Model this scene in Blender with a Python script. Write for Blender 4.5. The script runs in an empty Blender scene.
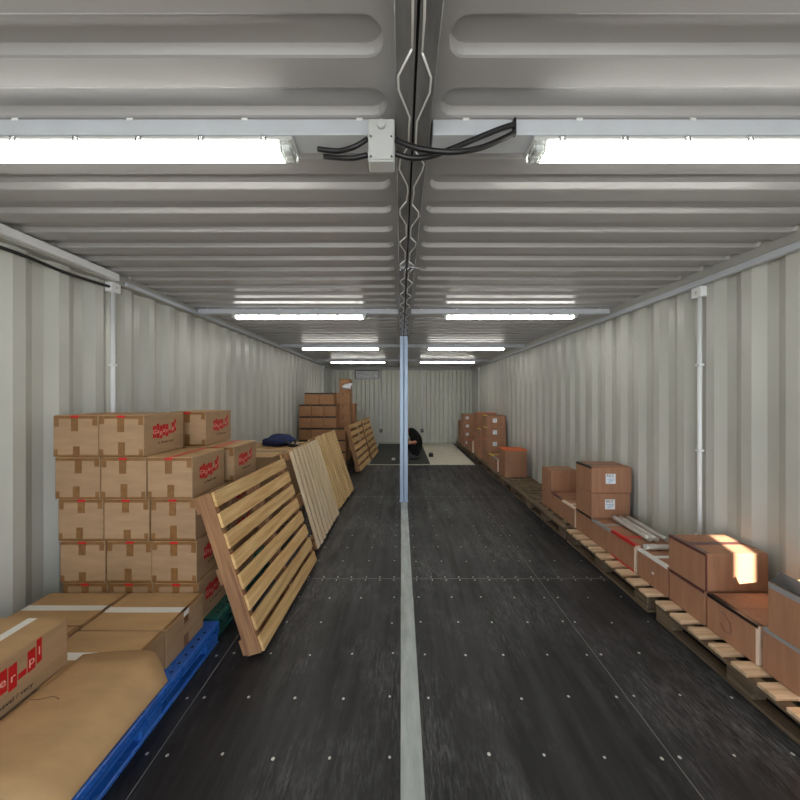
import bpy, bmesh, math, random
from mathutils import Vector, Matrix
random.seed(7)
sc = bpy.context.scene
COL = sc.collection
R = math.radians

# ------------------------------------------------------------------ helpers
def lin(r, g, b):
    f = lambda c: (c/255/12.92) if c/255 <= .04045 else ((c/255+.055)/1.055)**2.4
    return (f(r), f(g), f(b), 1)

def mat(name, rgb, rough=.6, metal=0., var=0., vscale=(6, 6, 6), bump=0., bscale=None, objvar=0., emit=None,
        estr=0., spec=.5, dark=None, detail=4, trans=0., rvar=0.):
    """Principled material; optional noise colour variation (object space), per-object value variation and bump."""
    m = bpy.data.materials.new(name); m.use_nodes = True
    nt = m.node_tree; N = nt.nodes; L = nt.links
    b = N['Principled BSDF']
    b.inputs['Base Color'].default_value = lin(*rgb)
    b.inputs['Roughness'].default_value = rough
    b.inputs['Metallic'].default_value = metal
    b.inputs['Specular IOR Level'].default_value = spec
    if trans: b.inputs['Transmission Weight'].default_value = trans
    if emit:
        b.inputs['Emission Color'].default_value = lin(*emit); b.inputs['Emission Strength'].default_value = estr
    if var or bump or objvar:
        tc = N.new('ShaderNodeTexCoord'); oi = N.new('ShaderNodeObjectInfo')
        off = N.new('ShaderNodeVectorMath'); off.operation = 'MULTIPLY_ADD'
        comb = N.new('ShaderNodeCombineXYZ')
        for k in range(3): L.new(oi.outputs['Random'], comb.inputs[k])
        off.inputs[1].default_value = (37.1, 51.7, 23.3)
        L.new(comb.outputs[0], off.inputs[0]); L.new(tc.outputs['Object'], off.inputs[2])
        mp = N.new('ShaderNodeMapping'); mp.inputs['Scale'].default_value = vscale
        L.new(off.outputs[0], mp.inputs['Vector'])
        nz = N.new('ShaderNodeTexNoise'); nz.inputs['Scale'].default_value = 1; nz.inputs['Detail'].default_value = detail
        nz.inputs['Roughness'].default_value = .6
        L.new(mp.outputs[0], nz.inputs['Vector'])
        mr = N.new('ShaderNodeMapRange'); mr.inputs[1].default_value = .3; mr.inputs[2].default_value = .7
        L.new(nz.outputs['Fac'], mr.inputs[0])
        mx = N.new('ShaderNodeMixRGB'); mx.inputs[1].default_value = lin(*rgb)
        d = dark or tuple(c*(1-var) for c in rgb)
        mx.inputs[2].default_value = lin(*d)
        L.new(mr.outputs[0], mx.inputs[0])
        out = mx.outputs[0]
        if objvar:
            hs = N.new('ShaderNodeHueSaturation')
            m2 = N.new('ShaderNodeMapRange'); m2.inputs[3].default_value = 1-objvar; m2.inputs[4].default_value = 1+objvar
            L.new(oi.outputs['Random'], m2.inputs[0]); L.new(m2.outputs[0], hs.inputs['Value']); L.new(out, hs.inputs['Color'])
            out = hs.outputs[0]
        L.new(out, b.inputs['Base Color'])
        if rvar:
            m3 = N.new('ShaderNodeMapRange'); m3.inputs[3].default_value = rough-rvar; m3.inputs[4].default_value = rough+rvar
            L.new(mr.outputs[0], m3.inputs[0]); L.new(m3.outputs[0], b.inputs['Roughness'])
        if bump:
            bp = N.new('ShaderNodeBump'); bp.inputs['Strength'].default_value = bump; bp.inputs['Distance'].default_value = .01
            if bscale:
                mp2 = N.new('ShaderNodeMapping'); mp2.inputs['Scale'].default_value = bscale
                L.new(off.outputs[0], mp2.inputs['Vector'])
                n2 = N.new('ShaderNodeTexNoise'); n2.inputs['Scale'].default_value = 1; n2.inputs['Detail'].default_value = 5
                L.new(mp2.outputs[0], n2.inputs['Vector']); L.new(n2.outputs['Fac'], bp.inputs['Height'])
            else:
                L.new(nz.outputs['Fac'], bp.inputs['Height'])
            L.new(bp.outputs[0], b.inputs['Normal'])
    return m

M = {}
M['wall'] = mat('wall_paint', (199, 199, 191), .34, var=.07, vscale=(1.3, 1.3, .7), bump=.05, bscale=(40, 40, 40), rvar=.06)
M['backwall'] = mat('end_wall_paint', (212, 212, 200), .5, var=.05, vscale=(1.5, 1.5, .6))
M['ceiling'] = mat('ceiling_paint_shaded', (168, 167, 168), .3, var=.05, vscale=(.9, 3, 2))  # darker copy of the wall paint, weaker overhead light put into the colour
M['white'] = mat('white_plastic', (236, 238, 239), .4)
M['offwhite'] = mat('painted_trunking', (200, 205, 212), .4, var=.04)
M['grey_box'] = mat('grey_plastic', (190, 192, 190), .5)
M['railgrey'] = mat('rail_paint', (176, 176, 170), .45, var=.06)
M['floor'] = mat('floor_board', (44, 44, 47), .44, var=.3, vscale=(14, 1.4, 4), dark=(17, 17, 19), bump=.12, bscale=(160, 14, 60), spec=.42, detail=8, rvar=.1)
M['floorline'] = mat('floor_joint', (128, 128, 126), .7)
M['screw'] = mat('zinc_screw', (205, 205, 200), .35, .3)
M['strip'] = mat('galvanised_strip', (190, 197, 195), .45, .2, var=.16, vscale=(20, 4, 4), rvar=.1)
M['post'] = mat('galvanised_post', (170, 186, 208), .45, .35, var=.08, vscale=(9, 9, 2))
M['beam'] = mat('dull_steel', (146, 146, 147), .4, .35, var=.25, vscale=(14, 3, 8), rvar=.12)
M['bead'] = mat('weld_bead', (236, 236, 236), .3, .3)
M['black'] = mat('black_plastic', (18, 18, 20), .5)
M['darkgap'] = mat('black_gap', (10, 10, 10), .9)  # black stands for the dark inside gaps and holes
M['rubber'] = mat('black_cable', (16, 16, 19), .42, spec=.6)
M['lamp'] = mat('lamp_diffuser', (245, 248, 245), .4, emit=(255, 253, 244), estr=38.)
M['clear'] = mat('clear_plastic', (240, 244, 242), .08, trans=.92)
M['chrome'] = mat('steel_clip', (190, 192, 194), .25, .9)
M['card_l'] = mat('kraft_board', (170, 138, 104), .75, var=.09, vscale=(5, 5, 26), objvar=.05, bump=.06, bscale=(8, 8, 220))
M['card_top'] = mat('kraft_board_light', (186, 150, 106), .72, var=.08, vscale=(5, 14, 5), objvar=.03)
M['card_r'] = mat('brown_board', (174, 126, 96), .7, var=.1, vscale=(26, 26, 3), objvar=.06, bump=.06, bscale=(120, 120, 6))
M['card_dark'] = mat('rear_board', (166, 120, 82), .75, var=.1, vscale=(5, 5, 20), objvar=.07)
M['tape'] = mat('brown_tape', (138, 98, 58), .3, var=.14, vscale=(30, 30, 30), objvar=.06)
M['red'] = mat('red_tape', (196, 26, 30), .35)
M['redprint'] = mat('red_ink', (186, 18, 22), .6)
M['whiteink'] = mat('white_ink', (226, 170, 156), .6)
M['blackink'] = mat('black_ink', (36, 28, 22), .7)
M['whitetape'] = mat('white_tape', (228, 226, 220), .4)
M['greytape'] = mat('grey_tape', (150, 150, 150), .4)
M['nearblack'] = mat('near_black', (30, 26, 26), .4)
M['plumtape'] = mat('dark_brown_tape', (96, 58, 54), .3)
M['yellow'] = mat('yellow_tape', (222, 206, 40), .4)
M['orange'] = mat('orange_tape', (226, 108, 56), .45)
M['cream'] = mat('cream_edge', (238, 214, 190), .6)
M['label'] = mat('white_label', (236, 240, 244), .45)
M['blueink'] = mat('pale_blue_ink', (150, 190, 222), .5)
M['wood_x'] = mat('pine_x', (232, 198, 140), .7, var=.2, vscale=(2.2, 34, 34), dark=(190, 142, 88), objvar=.1, bump=.12, bscale=(6, 120, 120), detail=6)
M['wood_y'] = mat('pine_y', (240, 212, 160), .7, var=.2, vscale=(34, 2.2, 34), dark=(190, 142, 88), objvar=.1, bump=.12, bscale=(120, 6, 120), detail=6)
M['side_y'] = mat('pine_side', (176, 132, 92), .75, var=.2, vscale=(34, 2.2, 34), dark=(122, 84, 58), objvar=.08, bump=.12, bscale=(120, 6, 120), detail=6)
M['pale_y'] = mat('pale_pine', (244, 226, 198), .72, var=.2, vscale=(20, 1.6, 20), dark=(214, 184, 144), objvar=.1, bump=.1, bscale=(120, 6, 120), detail=6)
M['pale_x'] = mat('pale_pine_x', (228, 200, 166), .72, var=.2, vscale=(2.2, 34, 34), dark=(182, 146, 110), objvar=.08, bump=.12, bscale=(6, 120, 120), detail=6)
M['old_x'] = mat('grey_wood_x', (138, 118, 92), .8, var=.3, vscale=(26, 2, 26), dark=(84, 70, 56), objvar=.15, bump=.15, bscale=(120, 8, 120), detail=6)
M['old_y'] = mat('grey_wood_y', (126, 106, 82), .8, var=.3, vscale=(26, 2, 26), dark=(74, 62, 50), objvar=.15, bump=.15, bscale=(120, 8, 120), detail=6)
M['blue'] = mat('blue_plastic', (44, 108, 204), .3, var=.2, vscale=(8, 8, 8), rvar=.08)
M['green'] = mat('green_plastic', (44, 104, 96), .3, var=.25, vscale=(10, 10, 10), rvar=.1)
M['navy'] = mat('navy_fabric', (28, 46, 96), .8, var=.3, vscale=(20, 20, 20), bump=.3)
M['foil'] = mat('silver_foil', (232, 232, 228), .3, .45, bump=.5, bscale=(60, 60, 60), var=.1)
M['beige'] = mat('beige_vinyl', (228, 224, 206), .5, var=.05, vscale=(3, 3, 3))
M['mat'] = mat('dark_mat', (58, 60, 58), .7, var=.15, vscale=(8, 8, 8))
M['pane'] = mat('grey_pane', (176, 178, 178), .25, var=.12, vscale=(6, 6, 20))
M['film'] = mat('crumpled_film', (240, 242, 242), .2, bump=.5, bscale=(50, 50, 50), var=.06)
M['skin'] = mat('skin', (198, 140, 108), .55)
M['shirt'] = mat('black_cotton', (7, 7, 8), .95)
M['trouser'] = mat('dark_trousers', (9, 9, 11), .95)
M['shoe'] = mat('grey_shoes', (74, 74, 84), .7)
M['hair'] = mat('dark_hair', (24, 19, 16), .6)
M['asphalt'] = mat('yard_concrete', (150, 148, 142), .85, var=.15, vscale=(3, 3, 3))
M['doorpaint'] = mat('door_paint', (196, 198, 194), .5)

def floor_mat():
    m = M['floor']; nt = m.node_tree; N = nt.nodes; L = nt.links; b = N['Principled BSDF']
    src = b.inputs['Base Color'].links[0].from_socket
    tc = N.new('ShaderNodeTexCoord')
    def noise(scale, det, rough=.6, lo=.4, hi=.75):
        mp = N.new('ShaderNodeMapping'); mp.inputs['Scale'].default_value = scale; L.new(tc.outputs['Object'], mp.inputs['Vector'])
        n = N.new('ShaderNodeTexNoise'); n.inputs['Scale'].default_value = 1; n.inputs['Detail'].default_value = det; n.inputs['Roughness'].default_value = rough
        L.new(mp.outputs[0], n.inputs['Vector'])
        r = N.new('ShaderNodeMapRange'); r.inputs[1].default_value = lo; r.inputs[2].default_value = hi; L.new(n.outputs['Fac'], r.inputs[0]); return r.outputs[0]
    big = noise((1.3, .9, 1), 6, .65, .45, .7); fine = noise((70, 10, 1), 9, .8, .45, .7)
    mu = N.new('ShaderNodeMath'); mu.operation = 'MULTIPLY'; L.new(big, mu.inputs[0]); L.new(fine, mu.inputs[1])
    mx = N.new('ShaderNodeMixRGB'); mx.inputs[2].default_value = lin(138, 138, 140); L.new(mu.outputs[0], mx.inputs[0]); L.new(src, mx.inputs[1])
    L.new(mx.outputs[0], b.inputs['Base Color'])
floor_mat()

class MB:
    """collects geometry for ONE mesh object"""
    def __init__(s): s.bm = bmesh.new(); s.mats = []
    def mi(s, m):
        if m is None: return 0
        if m not in s.mats: s.mats.append(m)
        return s.mats.index(m)
    def box(s, lo, hi, m=None, bev=0., rot=None, seg=1):
        lo = Vector(lo); hi = Vector(hi); c = (lo+hi)/2; d = hi-lo
        t = bmesh.new(); bmesh.ops.create_cube(t, size=1)
        bmesh.ops.scale(t, vec=d, verts=t.verts)
        if bev:
            bmesh.ops.bevel(t, geom=t.edges[:], offset=min(bev, min(d)*.45), segments=seg, affect='EDGES', profile=.5)
        mx = Matrix.Translation(c)
        if rot is not None: mx = mx @ rot.to_4x4()
        s._merge(t, mx, m)
        return s
    def _merge(s, t, mx, m, smooth=False):
        i = s.mi(m); vm = {}
        for v in t.verts: vm[v] = s.bm.verts.new(mx @ v.co)
        for f in t.faces:
            try:
                nf = s.bm.faces.new([vm[v] for v in f.verts]); nf.material_index = i; nf.smooth = smooth
            except ValueError: pass
        t.free()
    def tube(s, pts, r, m=None, seg=10, cap=True, smooth=True):
        pts = [Vector(p) for p in pts]; i = s.mi(m); rings = []
        rr = r if isinstance(r, (list, tuple)) else [r]*len(pts)
        up = None
        for k, p in enumerate(pts):
            d = (pts[min(k+1, len(pts)-1)]-pts[max(k-1, 0)]).normalized()
            if up is None:
                up = Vector((0, 0, 1)) if abs(d.z) < .9 else Vector((1, 0, 0))
            a = d.cross(up).normalized(); b = a.cross(d).normalized(); up = b
            rings.append([s.bm.verts.new(p+a*rr[k]*math.cos(2*math.pi*q/seg)+b*rr[k]*math.sin(2*math.pi*q/seg)) for q in range(seg)])
        for A, B in zip(rings, rings[1:]):
            for q in range(seg):
                f = s.bm.faces.new([A[q], A[(q+1) % seg], B[(q+1) % seg], B[q]]); f.smooth = smooth; f.material_index = i
        if cap:
            s.bm.faces.new(rings[0][::-1]).material_index = i; s.bm.faces.new(rings[-1]).material_index = i
        return s
    def face(s, pts, m=None):
        f = s.bm.faces.new([s.bm.verts.new(p) for p in pts]); f.material_index = s.mi(m); return s
    def prism(s, poly, z0, z1, mx=Matrix(), m=None):
        """extrude 2D polygon (local xy) between z0 and z1, then transform"""
        i = s.mi(m)
        a = [s.bm.verts.new(mx @ Vector((x, y, z0))) for x, y in poly]; b = [s.bm.verts.new(mx @ Vector((x, y, z1))) for x, y in poly]
        n = len(poly)
        s.bm.faces.new(a[::-1]).material_index = i; s.bm.faces.new(b).material_index = i
        for k in range(n):
            s.bm.faces.new([a[k], a[(k+1) % n], b[(k+1) % n], b[k]]).material_index = i
        return s
    def mesh(s, name, m=None):
        me = bpy.data.meshes.new(name)
        bmesh.ops.recalc_face_normals(s.bm, faces=s.bm.faces[:])
        s.bm.to_mesh(me); s.bm.free()
        for x in (s.mats or [m]): me.materials.append(M[x])
        return me
    def build(s, name, m=None, parent=None):
        if m and not s.mats: pass
        return link(name, s.mesh(name, m), parent)

def link(name, me, parent=None, loc=None):
    o = bpy.data.objects.new(name, me); COL.objects.link(o)
    if parent is not None: o.parent = parent
    if loc is not None: o.location = loc
    return o
def empty(name, loc=(0, 0, 0), yaw=0):
    o = bpy.data.objects.new(name, None); COL.objects.link(o); o.location = loc; o.rotation_euler = (0, 0, yaw); o.empty_display_size = .1
    return o
def tag(o, label, cat, group=None, kind=None):
    o['label'] = label; o['category'] = cat
    if group: o['group'] = group
    if kind: o['kind'] = kind
    return o
def struct(o, label=None, cat=None):
    o['kind'] = 'structure'
    if label: o['label'] = label
    if cat: o['category'] = cat
    return o
_cache = {}
def cached(key, fn):
    if key not in _cache: _cache[key] = fn()
    return _cache[key]

def text_mesh(name, s, size, m, depth=.0006, align='CENTER', shear=0.):
    def mk():
        cu = bpy.data.curves.new(name, 'FONT'); cu.body = s; cu.size = size; cu.align_x = align; cu.extrude = depth; cu.resolution_u = 3
        ob = bpy.data.objects.new('t', cu); COL.objects.link(ob)
        dg = bpy.context.evaluated_depsgraph_get(); dg.update()
        me = bpy.data.meshes.new_from_object(ob.evaluated_get(dg))
        bpy.data.objects.remove(ob); bpy.data.curves.remove(cu)
        me.name = name; me.materials.clear(); me.materials.append(M[m]); return me
    return cached(('txt', s, size, m, depth, align), mk)

FACE_X = Matrix(((0, 0, 1, 0), (1, 0, 0, 0), (0, 1, 0, 0), (0, 0, 0, 1)))      # text x->+Y, y->+Z, out->+X
FACE_F = Matrix(((1, 0, 0, 0), (0, 0, -1, 0), (0, 1, 0, 0), (0, 0, 0, 1)))     # text x->+X, y->+Z, out->-Y

# ------------------------------------------------------------------ room numbers
XL, XR, YB, YF = -2.40, 2.46, 11.45, -.62
ZC = 2.665

# ------------------------------------------------------------------ side walls (corrugated sheet, run along Y)
def corr_wall(name, x, out, y0, y1, z0, z1):
    mb = MB(); p = .276; prof = []
    y = y0 - .1
    while y < y1:
        for dy, d in ((0, 0), (.07, 0), (.138, 1), (.208, 1)):
            yy = y+dy
            if y0 <= yy <= y1: prof.append((yy, d))
        y += p
    prof = [(y0, prof[0][1])]+prof+[(y1, prof[-1][1])]
    rows = []
    for yy, d in prof:
        xx = x+out*d*.036
        rows.append([mb.bm.verts.new((xx, yy, z)) for z in (z0, z1)])
    thick = [[mb.bm.verts.new((v.co.x+out*.004, v.co.y, v.co.z)) for v in r] for r in rows]
    for a, b in zip(rows, rows[1:]): mb.bm.faces.new([a[0], b[0], b[1], a[1]])
    for a, b in zip(thick, thick[1:]): mb.bm.faces.new([a[0], a[1], b[1], b[0]])
    # ground rail and head rail of the frame
    mb.box((min(x, x+out*.05), y0, z0-.12), (max(x, x+out*.05), y1, z0+.012))
    return struct(mb.build(name, 'wall'))
corr_wall('wall_left', XL, -1, YF, YB+.05, 0, 2.62)
corr_wall('wall_right', XR, 1, YF, YB+.05, 0, 2.62)
# end wall: flat strips with narrow grooves
mb = MB(); p = .150; xs = []
x = XL-.04
while x < XR+.05:
    for dx, d in ((0, 0), (.002, 1), (.028, 1), (.030, 0)):
        if XL-.036 <= x+dx <= XR+.036: xs.append((x+dx, d))
    x += p
xs = [(XL-.07, 0)]+xs+[(XR+.07, 0)]
rows = [[mb.bm.verts.new((xx, YB+.07*d, z)) for z in (-.02, 2.62)] for xx, d in xs]
rows2 = [[mb.bm.verts.new((xx, YB+.07*d+.004, z)) for z in (-.02, 2.62)] for xx, d in xs]
for a, b in zip(rows, rows[1:]): mb.bm.faces.new([a[0], a[1], b[1], b[0]])
for a, b in zip(rows2, rows2[1:]): mb.bm.faces.new([a[0], b[0], b[1], a[1]])
struct(mb.build('wall_back', 'backwall'))
# top rails along the walls
struct(MB().box((XL-.04, YF, 2.59), (XL+.05, YB, 2.70), bev=.004).build('trim_1', 'railgrey'))
struct(MB().box((XR-.05, YF, 2.60), (XR+.04, YB, 2.70), bev=.004).build('trim_2', 'railgrey'))
struct(MB().box((XL+.05, YB-.03, 2.56), (XR-.05, YB+.04, 2.70), bev=.004).build('trim_3', 'railgrey'))
struct(MB().box((XL, YB-.012, 0.004), (XR, YB, .05), bev=.002).build('baseboard_back', 'railgrey'))

# ------------------------------------------------------------------ ceiling (pressed ribs with rounded ends)
def ceiling_half(name, x0, x1):
    mb = MB(); P, W, D, S = .2095, .058, .027, .018
    e_in = .035
    offs = [0, .006, .016, .03, .05]
    ex = [x0+.02] + [x0+e_in+o for o in offs] + [x1-e_in-o for o in reversed(offs)] + [x1-.02]
    xs = [x0]+ex+[x1]
    c0 = 1.61-W; n0 = int((YF-c0)/P)-1
    cs = [c0+P*k for k in range(n0, 70) if YF+.1 < c0+P*k < YB-.08]
    cols = []
    for xx in xs:
        e = min(xx-(x0+e_in), (x1-e_in)-xx)
        t = max(0, min(1, e/.05)); w = W*math.sqrt(max(0, 1-(1-t)**2)) if e > 0 else 0.002
        col = [mb.bm.verts.new((xx, YF, ZC))]
        for c in cs:
            s_ = min(S, w*.9); d = D*min(1, w/S) if e > 0 else 0
            for yy, z in ((c-w, 0), (c-w+s_*.35, d*.12), (c-w+s_, d), (c+w-s_, d), (c+w-s_*.35, d*.12), (c+w, 0)):
                col.append(mb.bm.verts.new((xx, yy, ZC+z)))
        col.append(mb.bm.verts.new((xx, YB, ZC)))
        cols.append(col)
    for a, b in zip(cols, cols[1:]):
        for k in range(len(a)-1):
            f = mb.bm.faces.new([a[k], a[k+1], b[k+1], b[k]])
    o = mb.build(name, 'ceiling')
    for pl in o.data.polygons: pl.use_smooth = False
    MBt = None
    return struct(o)
ceiling_half('ceiling_left', XL, -.014)
ceiling_half('ceiling_right', .10, XR)
struct(MB().box((XL-.05, YF, ZC+.035), (XR+.05, YB+.05, ZC+.07)).build('ceiling_roof', 'ceiling'))

# ------------------------------------------------------------------ floor
def floor():
    mb = MB()
    mb.box((XL-.06, YF, -.05), (XR+.06, YB+.05, 0), 'floor')
    joints_x = [-1.13, 1.245]
    for jx in joints_x: mb.box((jx-.0022, YF, -.001), (jx+.0022, 7.93, .0006), 'floorline')
    for jy in (.56, 3.0, 5.44, 7.9): mb.box((XL, jy-.0025, -.001), (XR, jy+.0025, .0007), 'floorline')
    rnd = random.Random(3)
    xs = [.147, .413, .66, .933, 1.186, 1.285, 1.545, 1.818, -.06, -.32, -.58, -.835, -1.08, -1.18]
    ys = [1.22+.3*k for k in range(24)]
    def disc(x, y, r):
        n = 8; i = mb.mi('screw')
        vs = [mb.bm.verts.new((x+r*math.cos(6.283*q/n), y+r*math.sin(6.283*q/n), .0012)) for q in range(n)]
        mb.bm.faces.new(vs).material_index = i
    for y in ys:
        if min(abs(y-j) for j in (.56, 3.0, 5.44, 7.9)) < .1: continue
        for x in xs:
            if rnd.random() < .94: disc(x+rnd.uniform(-.008, .008), y+rnd.uniform(-.012, .012), rnd.uniform(.0065, .0085))
    for j in (3.0, 5.44, 7.9):
        for x in [.147+.13*k for k in range(15)]+[-.06-.13*k for k in range(9)]:
            for s in (-.025, .025):
                disc(x+rnd.uniform(-.008, .008), j+s, rnd.uniform(.006, .008))
    o = mb.build('floor', 'floor')
    return struct(o)
floor()
# metal strip over the middle seam of the floor
mb = MB()
mb.box((0, 2.70, .0005), (.098, YB-.02, .0045), bev=.0015)
mb.box((-.002, YF, .0005), (.1, 2.72, .0065), bev=.002)
struct(mb.build('trim_4', 'strip'))
# vinyl sheet and mat at the far end
o = MB().box((-.86, 7.95, .001), (1.79, YB-.02, .005), bev=.001).build('floor_sheet', 'beige')
tag(o, 'beige vinyl floor sheet laid at the far end in front of the back wall', 'floor sheet')
o = MB().box((-.76, 7.99, .0058), (.71, YB-.1, .0125), bev=.002).build('floor_mat', 'mat')
tag(o, 'dark rubber mat the crouching person is on at the far end', 'mat')

# ------------------------------------------------------------------ centre post and beam
post = tag(empty('steel_post', (.045, 5.17, 0)), 'pale blue-grey twin steel post standing in the middle of the floor', 'post')
for x0, x1 in ((-.062, -.004), (.004, .062)):
    MB().box((x0, -.03, .014), (x1, .03, 2.592), bev=.004).build('channel', 'post', post)
MB().box((-.004, .0, .014), (.004, .02, 2.592)).build('gap_dark_strip', 'darkgap', post)  # solid black strip for the dark between the channels
MB().box((-.07, -.04, .0065), (.07, .04, .014), bev=.002).build('base_plate', 'post', post)

beam = tag(empty('ceiling_beam', (.043, 0, 2.6)), 'dull grey twin steel beam with bright zigzag weld lines along the ceiling seam', 'beam')
for s in (-1, 1):
    a, b = (-.060, -.004) if s < 0 else (.004, .060)
    rail = MB().box((a, YF+.02, -.0), (b, YB-.04, .10), bev=.003).build('rail', 'beam', beam)
    # zigzag bead on the underside
    rnd = random.Random(11+s); y = .55; k = 0; pts = []
    inner, outer = (.014, .048)
    while y < 6.2:
        for xx, dy in ((inner, .07), (outer, .05), (outer, .10), (inner, .05), (inner, .08)):
            pts.append((s*(xx+rnd.uniform(-.003, .003)), y, -.0012)); y += dy+rnd.uniform(-.008, .008)
    for c in range(0, len(pts)-5, 5):
        MB().tube(pts[c:c+6], .0034, seg=6).build('weld_bead', 'bead', rail)
MB().box((-.004, YF+.02, .01), (.004, YB-.05, .09)).build('seam_dark_strip', 'darkgap', beam)  # solid strip, black for the dark of the seam
cl = tag(empty('beam_clamp', (.043, 2.39, 2.6)), 'bright steel clamp with a short rod bridging the ceiling beam', 'clamp')
MB().box((-.05, -.02, -.028), (-.012, .02, -.001), bev=.003).build('jaw', 'chrome', cl)
MB().box((.006, -.02, -.022), (.04, .02, -.001), bev=.003).build('jaw', 'chrome', cl)
MB().tube([(-.03, 0, -.012), (.135, 0, -.012)], .005, seg=8).build('rod', 'chrome', cl)

# ------------------------------------------------------------------ cable trunking and lamps
ROWS = [1.25, 3.85, 6.45, 9.05]
ROWN = ['nearest the doors', 'second from the camera', 'third from the camera', 'closest to the back wall']
def trunk(i, side):
    y = ROWS[i]
    x0, x1 = (XL+.055, -.03) if side < 0 else (.115, XR-.055)
    t = tag(empty('trunking_rail', ((x0+x1)/2, y, ZC)), 'white cable trunking across the %s ceiling above the lamp %s' % ('left' if side < 0 else 'right', ROWN[i]),
            'cable trunking', 'white trunking across the ceiling')
    h = (x1-x0)/2
    MB().box((-h, -.055, -.058), (h, .04, -.001), bev=.003).build('channel', 'offwhite', t)
    for k in range(6):
        x = -h+.12+k*(2*h-.24)/5
        MB().box((x-.012, -.060, -.010), (x+.012, -.0555, .0), bev=.002).build('clip', 'white', t)
for i in range(4):
    for s in (-1, 1): trunk(i, s)

def lamp_meshes():
    L2 = 1.566/2
    out = {}
    mb = MB(); mb.box((-L2, -.050, -.016), (L2, .050, 0), bev=.004); out['housing'] = mb.mesh('housing', 'grey_box')
    poly = lambda wt, wb, z0, z1: [(-wt, z1), (wt, z1), (wt, z1-.008), (wb, z0+.007), (wb-.010, z0), (-wb+.010, z0), (-wb, z0+.007), (-wt, z1-.008)]
    def pris(x0, x1, e0, e1, key, m):
        mb = MB(); p0 = poly(.045, .038, -.046, -.0165)
        a = [mb.bm.verts.new((x0+e0*(1 if z > -.03 else 0), y, z)) for y, z in p0]
        b = [mb.bm.verts.new((x1+e1*(1 if z > -.03 else 0), y, z)) for y, z in p0]
        n = len(p0)
        mb.bm.faces.new(a); mb.bm.faces.new(b[::-1])
        for k in range(n): mb.bm.faces.new([a[k], a[(k+1) % n], b[(k+1) % n], b[k]])
        return mb.mesh(key, m)
    out['diffuser'] = pris(-L2+.052, L2-.052, 0, 0, 'diffuser', 'lamp')
    out['endl'] = pris(-L2+.006, -L2+.0515, 0, 0, 'end_cap', 'clear')
    out['endr'] = pris(L2-.0515, L2-.006, 0, 0, 'end_cap', 'clear')
    out['holder'] = MB().box((-.014, -.028, -.040), (.014, -.004, -.018), bev=.003).box((-.014,   .004, -.040), (.014, .028, -.018), bev=.003).mesh('lamp_holder', 'white')
    out['clip'] = MB().box((-.011, -.0535, -.03), (-.006, -.0503, -.006)).box((.006, -.0535, -.03), (.011, -.0503, -.006)).box((-.013, -.0535, -.010), (.013, -.0503, -.005)).mesh('clip', 'chrome')
    return out
LM = lamp_meshes()
for i in range(4):
    for s in (-1, 1):
        cx = -.394-.783 if s < 0 else .481+.783
        t = tag(empty('lamp', (cx, ROWS[i]-.005, 2.6055)), 'lit white tube lamp under the %s ceiling, %s' % ('left' if s < 0 else 'right', ROWN[i]), 'lamp', 'ceiling tube lamps')
        MB().box((-.7, -.03, .0002), (.7, .03, .0014)).build('mounting_plate', 'grey_box', t)
        link('housing', LM['housing'], t); link('diffuser', LM['diffuser'], t)
        for e in ('endl', 'endr'):
            ec = link('end_cap', LM[e], t)
            link('lamp_holder', LM['holder'], ec, ((-.783+.03) if e == 'endl' else (.783-.03), 0, 0))
        for k in range(7): link('clip', LM['clip'], t, (-.68+k*1.36/6, 0, 0))

# junction box by the beam and the thick black cables
jb = tag(empty('junction_box', (-.067, 1.15, 2.498)), 'grey square junction box hanging beside the ceiling beam', 'junction box')
MB().box((-.045, -.03, -.04), (.045, .03, .105), bev=.004).build('body', 'grey_box', jb)
MB().box((-.042, -.036, -.036), (.042, -.03, .05), bev=.003).build('cover', 'grey_box', jb)
MB().tube([(0, -.03, .08), (0, -.042, .08)], .014, seg=14).build('knockout_plug', 'grey_box', jb)
for x in (-.035, .035):
    for z in (-.03, .038): MB().tube([(x, -.036, z), (x, -.038, z)], .004, seg=8).build('screw', 'chrome', jb)
MB().box((-.02, .0301, .088), (.02, .0445, .15)).build('hanger', 'grey_box', jb)
def spline(pts, n=8):
    P = [Vector(p) for p in pts]; out = []
    for i in range(len(P)-1):
        p0 = P[max(i-1, 0)]; p1 = P[i]; p2 = P[i+1]; p3 = P[min(i+2, len(P)-1)]
        for k in range(n):
            t = k/n
            out.append(.5*((2*p1)+(-p0+p2)*t+(2*p0-5*p1+4*p2-p3)*t*t+(-p0+3*p1-3*p2+p3)*t**3))
    return out+[P[-1]]
def pt(px, py, Y): return ((px-401)*Y/330, Y, 1.66+(396-py)*Y/330)
def cable(pts, r, label):
    o = MB().tube(spline(pts), r, seg=12).build('power_cord', 'rubber'); return tag(o, label, 'cable', 'thick black cables')
cable([pt(318, 149, 1.17), pt(338, 151, 1.16), pt(354, 147, 1.14), pt(367.5, 139, 1.14)], .0085, 'upper thick black cable entering the junction box from the lamp side')
cable([pt(324, 156.5, 1.19), pt(340, 158, 1.17), pt(354, 158, 1.16), pt(367.5, 155, 1.15)], .0085, 'lower thick black cable entering the junction box from the lamp side')
cable([pt(396, 140, 1.12), pt(410, 146, 1.11), pt(430, 150.5, 1.10), pt(455, 152, 1.10), pt(480, 148, 1.12), pt(500, 140, 1.14), pt(514, 133, 1.165)], .009, 'lower-looping thick black cable from junction box across beam to right trunking')
cable([pt(396, 154, 1.13), pt(412, 158, 1.135), pt(432, 156, 1.14), pt(455, 147.5, 1.15), pt(480, 137, 1.16), pt(500, 129, 1.165), pt(514, 124.5, 1.17)], .009, 'thick black cable rising highest at the right trunking end')
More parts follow.
